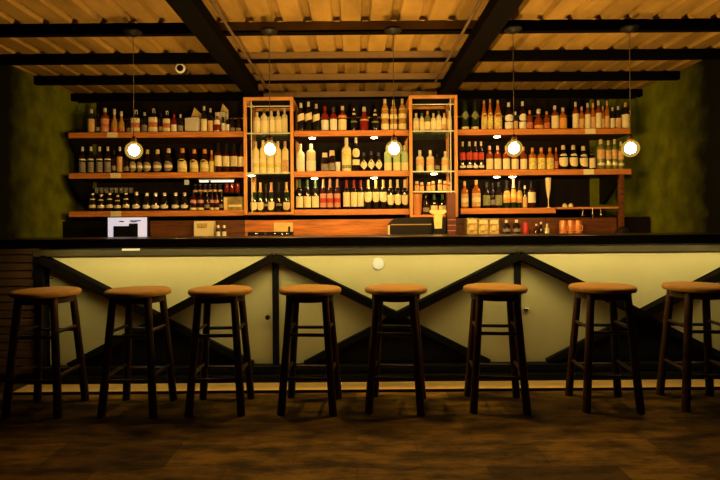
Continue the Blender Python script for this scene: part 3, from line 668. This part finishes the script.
for i in range(6):
    t = thing('jar', 'small dark jar on the riser, %s of a row left of the red jars' % ORD[i], 'jar', (X(195.5 + i * 5, 4.7), 4.70, zr + .0004), 0, 'dark jars on the riser')
    MB().lathe([(0, 0), (.019, 0), (.020, .004), (.020, .055), (.015, .062), (0, .062)], 14).build('body', G['brown'], t)
    MB().lathe([(.0165, .062), (.0165, .076), (0, .076)], 14).build('lid', K['black'], t)
    MB().lathe([(.0206, .006), (.0206, .024)], 14).build('label', L['peach'], t)
for i in range(3):
    t = thing('jar', 'small red jar on the riser, %s of three beside the left frame' % ORD[i], 'jar', (X(227 + i * 5.4, 4.7), 4.70, zr + .0004), 0, 'red jars on the riser')
    MB().lathe([(0, 0), (.020, 0), (.021, .004), (.021, .060), (.016, .066), (0, .066)], 14).build('body', G['red'], t)
    MB().lathe([(.0175, .066), (.0175, .078), (0, .078)], 14).build('lid', K['red'], t)
t = thing('beer_carton', 'olive and yellow drinks carton on the bottom left shelf, beside the left frame', 'box', (X(234.5, 4.56), 4.56, ZS['bottom'] + .0004))
w_ = X(243.5, 4.56) - X(234.5, 4.56)
MB().box(-w_, w_, -.05, .06, 0, .118).build('box', mat('carton_olive', (0.34, 0.27, 0.07), 0.6, var=.5, scale=18), t)
MB().box(-w_, -w_ * .62, -.0515, -.05, .004, .114).build('side_stripe', card_yellow, t)
MB().box(-w_ * .5, w_ * .9, -.0515, -.05, .03, .05).build('printed_band', card_cream, t)
t = thing('tube_light', 'short white tube light under the middle left shelf', 'light', (X(217, 4.6), 4.60, ZS['middle'] - TH))
MB().box(-.155, .155, -.014, .014, -.012, 0).build('base', white_plastic, t)
for x0, x1 in ((-.15, -.072), (-.05, .15)): MB().tube((x0, 0, -.019), (x1, 0, -.019), .0075).build('tube', tube_on, t)
t = thing('sticker_card', 'small pale blue card hanging under the middle left shelf', 'card', (X(187, 4.5), 4.50, ZS['middle'] - TH))
MB().box(-.020, .020, 0, .003, -.055, -.012).build('card', mat('card_blue', (0.55, 0.72, 0.75), .5), t)
MB().box(-.003, .003, 0, .003, -.014, 0).build('clip', black_plastic, t)
# little cup beside the tall cream bottle
glassware('cup', 'small white cup left of the tall cream bottle', 'cup', None, (X(338.4, 4.53), 4.53, ZS['middle'] + .0004), [(0, 0), (.018, 0), (.022, .085), (.020, .085), (.016, .005), (0, .005)], white_plastic)
# flute glass and salt pots on the thin right shelf
zt_ = ZS['bottom'] + .0044
fl = thing('flute_glass', 'tall flute glass alone on the thin low shelf on the right', 'glass', (X(548.6, 4.52), 4.52, ZS['bottom'] + .0004))
MB().lathe([(0, 0), (.024, .001), (.024, .003), (.004, .010), (.004, .075), (.010, .10), (.020, .16), (.025, .262), (.0235, .262), (.018, .16), (0, .105)], 18).build('glass', G['pale'], fl)
for i, px in enumerate((565, 571)):
    t = thing('salt_pot', 'small pale pot with dome lid on the thin low shelf, %s of two' % ORD[i], 'pot', (X(px, 4.56), 4.56, zt_), 0, 'pots on the thin shelf')
    MB().lathe([(0, 0), (.020, 0), (.021, .022), (0, .022)], 14).build('body', card_cream, t)
    MB().lathe([(.019, .022), (.014, .032), (.004, .036), (0, .040)], 14).build('lid', K['cream'], t)
# bar tools hung from the thin shelf edge
for i, (px, nm, lb) in enumerate(((582.5, 'strainer', 'chrome strainer hanging from the thin low shelf'), (592.5, 'jigger', 'chrome double jigger hanging from the thin low shelf'), (600.5, 'bar_spoon', 'chrome bar spoon hanging from the thin low shelf'))):
    z0 = ZS['bottom'] - .012
    t = thing(nm, lb, 'bar tool', (X(px, 4.44), 4.436, z0), 0, 'bar tools hanging from the thin shelf')
    MB().tube((0, .014, .004), (0, -.004, .004), .003).tube((0, -.002, .004), (0, -.002, -.055), .0035).build('handle', chrome, t)
    pr = [[(0, 0), (.018, .003), (.018, .009), (0, .010)], [(.016, 0), (.006, .022), (.016, .044)], [(0, 0), (.010, .004), (.011, .016), (.004, .028)]][i]
    MB().lathe(pr, 14, c=(0, -.002, -.062 - (.02 if i == 1 else 0))).build('head', chrome, t)
# wooden post under the end of the right shelf
tag(MB().box(X(619.5, 4.47), X(624, 4.47), 4.46, 4.50, .90, ZS['middle'] - TH - .001).build('corner_post', splash_dark, bevel=.003), 'slim wooden post under the right end of the middle right shelf', 'post')

# ---------------------------------------------------------------- on the back counter
ZC = .9004
m_ = thing('monitor', 'computer monitor with a bright blue white screen on the back counter', 'monitor', (X(127.5, 4.25), 4.25, ZC))
w_ = (X(147, 4.25) - X(108, 4.25)) / 2; zt = at(127, 217.5, 4.25)[1] - ZC
MB().lathe([(0, 0), (.09, 0), (.09, .008), (0, .012)], 20, c=(0, .04, 0)).build('base', black_plastic, m_)
MB().box(-.02, .02, .03, .05, .008, zt - .06).build('neck', black_plastic, m_)
MB().box(-w_ - .006, w_ + .006, .0, .03, .018, zt + .006).build('housing', black_plastic, m_, bevel=.004)
sc = MB().box(-w_, w_, -.0015, .0, .024, zt).build('screen', screen_on, m_)
z1 = zt
def scr(px0, px1, y0, y1, mm):
    xa = X(px0, 4.25) - m_.location.x; xb = X(px1, 4.25) - m_.location.x
    MB().box(xa, xb, -.0035, -.0016, at(127, y1, 4.25)[1] - ZC, at(127, y0, 4.25)[1] - ZC).build('screen_window', mm, sc)
scr(113.5, 130, 226, 237, black_plastic); scr(129, 138, 223.5, 237, black_plastic)
scr(119.5, 124, 220.8, 222, black_plastic); scr(130, 141, 220.4, 221.4, black_plastic); scr(131, 137, 221.6, 222.4, black_plastic)

t = thing('picture_box', 'small box with brown and cream picture on the back counter, left of centre', 'box', (X(204, 4.45), 4.45, ZC))
z0, z1 = at(204, 230.5, 4.45)[1] - ZC, at(204, 221, 4.45)[1] - ZC; w_ = X(214, 4.45) - X(204, 4.45)
MB().box(-w_, w_, 0, .05, 0, z1).build('box', card_cream, t); MB().box(-w_ * .7, w_ * .3, -.0015, 0, z1 - .06, z1 - .02).build('picture', card_print, t)
for i, px in enumerate((234.5 - 19.5, 221)):
    t = thing('shaker', 'small dark shaker with pale cap right of the picture box, %s of two' % ORD[i], 'shaker', (X(px + 3, 4.42), 4.42, ZC), 0, 'shakers beside the picture box')
    MB().lathe([(0, 0), (.017, 0), (.018, .08), (.013, .10), (0, .10)], 14).build('body', K['black'], t)
    MB().lathe([(.0135, .10), (.012, .122), (0, .126)], 14).build('cap', K['silver'], t)
    MB().lathe([(.0188, .03), (.0186, .07)], 14).build('label', L['white'], t)
t = thing('notice_card', 'cream card propped against the wooden cabinet front, left of centre', 'card', (X(283.5, 4.52), 4.512, ZC))
w_ = X(293, 4.52) - X(283.5, 4.52); z1 = at(283, 222.5, 4.52)[1] - ZC
MB().box(-w_, w_, 0, .004, 0, z1).build('card', card_yellow, t); MB().box(w_ * .50, w_ * .72, -.0015, 0, z1 - .085, z1 - .035).build('dark_mark', black_plastic, t)
t = thing('drip_tray', 'low black tray with small silver tops in front of the cream card', 'tray', (X(270.5, 4.22), 4.22, ZC))
w_ = X(292.5, 4.22) - X(270.5, 4.22); z1 = at(270, 231.3, 4.22)[1] - ZC
MB().box(-w_, w_, -.04, .08, 0, z1 - .004).build('tray', black_plastic, t, bevel=.003)
MB().box(-w_ - .003, w_ + .003, -.044, -.04, .0, .022).build('front_edge', chrome, t)
for fx in (-.6, -.2, .25, .55, .8): MB().lathe([(0, 0), (.008, 0), (.008, .008), (0, .011)], 10, M=Matrix.Translation((fx * w_, -.04, z1 - .022)) @ Matrix.Rotation(R(90), 4, 'X')).build('silver_top', chrome, t)

t = thing('espresso_machine', 'low wide black machine on the back counter below the copper cup', 'machine', (X(418, 4.2), 4.2, ZC))
w_ = X(446, 4.2) - X(418, 4.2); z1 = at(418, 217.5, 4.2)[1] - ZC
MB().prism([(-w_, 0), (w_, 0), (w_, z1 - .01), (w_ - .02, z1), (-w_ + .07, z1), (-w_ + .03, z1 - .015), (-w_, z1 - .05)], .0, .26).build('body', black_plastic, t, bevel=.004)
MB().box(-w_ + .005, w_ - .12, -.006, .0, z1 - .060, z1 - .052).build('trim', brass, t)
MB().box(-w_ - .012, -w_ - .001, .01, .2, 0, z1 - .06).build('side_cloth', card_cream, t)
t = thing('copper_cup', 'tall tapered copper cup in the bottom tier of the right frame', 'cup', (X(417.2, 4.5), 4.50, 1.1004))
zc = at(416, 193.5, 4.5)[1] - 1.1004
MB().lathe([(0, 0), (.034, 0), (.036, .01), (.047, zc - .01), (.049, zc), (.046, zc), (.033, .012), (0, .012)], 24).build('cup', copper, t)
t = thing('wooden_stand', 'pale wooden T shaped stand in front of the black machine', 'stand', (X(438, 4.15), 4.15, ZC))
zt, zs = at(438, 210, 4.15)[1] - ZC, at(438, 228.5, 4.15)[1] - ZC
MB().box(-.032, .032, -.02, .02, 0, zs).build('foot', black_plastic, t)
MB().prism([(-.028, zs), (.028, zs), (.034, zt - .04), (-.034, zt - .04)], -.018, .018).build('stem', card_yellow, t, bevel=.003)
MB().prism([(-.034, zt - .04), (.034, zt - .04), (.066, zt - .022), (.066, zt), (-.066, zt), (-.066, zt - .022)], -.022, .022).build('top', card_yellow, t, bevel=.003)
t = thing('case_box', 'dark red box standing upright on the back counter right of the black machine', 'box', (X(451.6, 4.3), 4.3, ZC))
zt = at(451, 193, 4.3)[1] - ZC; w_ = .034
MB().box(-w_, w_, 0, .06, 0, zt).build('box', mat('card_maroon', (0.16, 0.035, 0.015), .5, var=.3, scale=12), t)
for k in range(3): MB().box(-w_ - .001, w_ + .001, -.002, 0, .06 + k * .045, .066 + k * .045).build('stripe', L['pink'], t)
for i, (p0, p1, y0) in enumerate(((467, 477.5, 216.5), (478.5, 488.5, 217), (489.5, 499, 217))):
    t = thing('tea_box', 'yellow patterned box on the back counter below the bottom right shelf, %s of three' % ORD[i], 'box', (X((p0 + p1) / 2, 4.4), 4.4, ZC), 0, 'patterned boxes on the back counter')
    w_ = (X(p1, 4.4) - X(p0, 4.4)) / 2; zt = at(p0, y0 + 1.5, 4.4)[1] - ZC
    MB().box(-w_, w_, 0, .09, 0, zt).build('box', card_print, t); MB().box(-w_ * .8, w_ * .8, -.0015, 0, zt - .045, zt - .012).build('printed_panel', card_cream, t)
    MB().box(-w_ * .5, w_ * .3, -.0025, -.0015, zt - .10, zt - .06).build('printed_spot', card_yellow, t)
for i, px in enumerate((506.5, 516.5)):
    t = thing('sauce_bottle', 'small black bottle with white cap left of the red can, %s of two' % ORD[i], 'bottle', (X(px, 4.38), 4.38, ZC), 0, 'sauce bottles left of the red can')
    MB().lathe([(0, 0), (.030, 0), (.031, .10), (.016, .125), (0, .125)], 16).build('body', G['black'], t); MB().lathe([(.014, .125), (.013, .15), (0, .152)], 14).build('cap', K['white'], t)
    MB().lathe([(.0315, .05), (.0318, .075)], 16).build('label', L['grey'], t)
t = thing('drink_can', 'bright red can on the back counter below the bottom right shelf', 'can', (X(525.6, 4.36), 4.36, ZC))
zt = at(525, 222, 4.36)[1] - ZC
MB().lathe([(0, 0), (.022, 0), (.024, .006), (.024, zt - .012), (.019, zt - .004), (0, zt - .004)], 18).build('body', red_plastic, t); MB().lathe([(.019, zt - .004), (.019, zt), (0, zt)], 18).build('lid', chrome, t)
for px, h, g, lb in ((536.5, .115, 'wine', 'short dark red bottle right of the red can'), (541, .13, 'black', 'short black bottle right of the dark red one'), (547, .115, 'clear', 'short clear jar left of the copper mugs')):
    t = thing('small_bottle', lb, 'bottle', (X(px, 4.38), 4.38, ZC))
    MB().lathe([(0, 0), (.017, 0), (.0185, .01), (.0185, h * .6), (.009, h * .75), (.009, h * .88), (0, h * .88)], 14).build('body', G[g], t)
    MB().lathe([(.010, h * .85), (.010, h), (0, h)], 12).build('cap', K['silver'], t)
for i, px in enumerate((563, 570.5, 578)):
    t = thing('copper_mug', 'round copper mug on the back counter at right, %s of three' % ORD[i], 'mug', (X(px, 4.42), 4.42, ZC), 0, 'copper mugs on the back counter')
    zt = at(px, 220.5, 4.42)[1] - ZC
    MB().lathe([(0, 0), (.024, 0), (.031, .03), (.031, zt - .02), (.026, zt), (.024, zt), (.028, .03), (0, .012)], 20).build('cup', copper, t)
    MB().tube((.030, 0, .05), (.050, 0, .055), .004).tube((.050, 0, .055), (.050, 0, .095), .004).tube((.050, 0, .095), (.030, 0, .10), .004).build('handle', copper, t).rotation_euler.z = R(-70)
t = thing('cutting_board', 'thin pale wooden board lying on the back counter at right', 'board', (X(596, 4.25), 4.25, ZC + .012), R(-6))
MB().box(-.15, .15, -.09, .09, 0, .016).build('board', sill_wood, t, bevel=.004)
MB().box(-.14, -.11, -.08, .08, -.012, 0).box(.11, .14, -.08, .08, -.012, 0).build('foot', sill_wood, t)
t = thing('dark_pot', 'small dark pot on the back counter in front of the corner post', 'pot', (X(622, 4.38), 4.38, ZC))
MB().lathe([(0, 0), (.05, 0), (.055, .05), (.04, .07), (0, .07)], 18).build('body', K['black'], t); MB().lathe([(.038, .07), (.012, .085), (0, .088)], 18).build('lid', leg_wood, t)

# ---------------------------------------------------------------- ceiling camera
x, z = at(180.5, 68.5, 3.75)
t = thing('security_camera', 'small round white ringed camera under the roof at left', 'camera', (x, 3.75, z))
MB().tube((0, .03, .01), (.02, .03, 2.2225 - z), .008).build('mount', black_plastic, t)
Mx = Matrix.Rotation(R(90), 4, 'X')
MB().lathe([(0, -.06), (.030, -.06), (.034, -.05), (.034, 0), (0, 0)], 20, M=Mx).build('housing', black_plastic, t)
MB().lathe([(.024, 0), (.036, 0), (.036, .006), (.024, .008)], 24, M=Mx).build('ring', white_plastic, t)
MB().lathe([(.023, .006), (.023, .010), (.016, .014), (0, .016)], 18, M=Mx).build('lens', black_plastic, t)
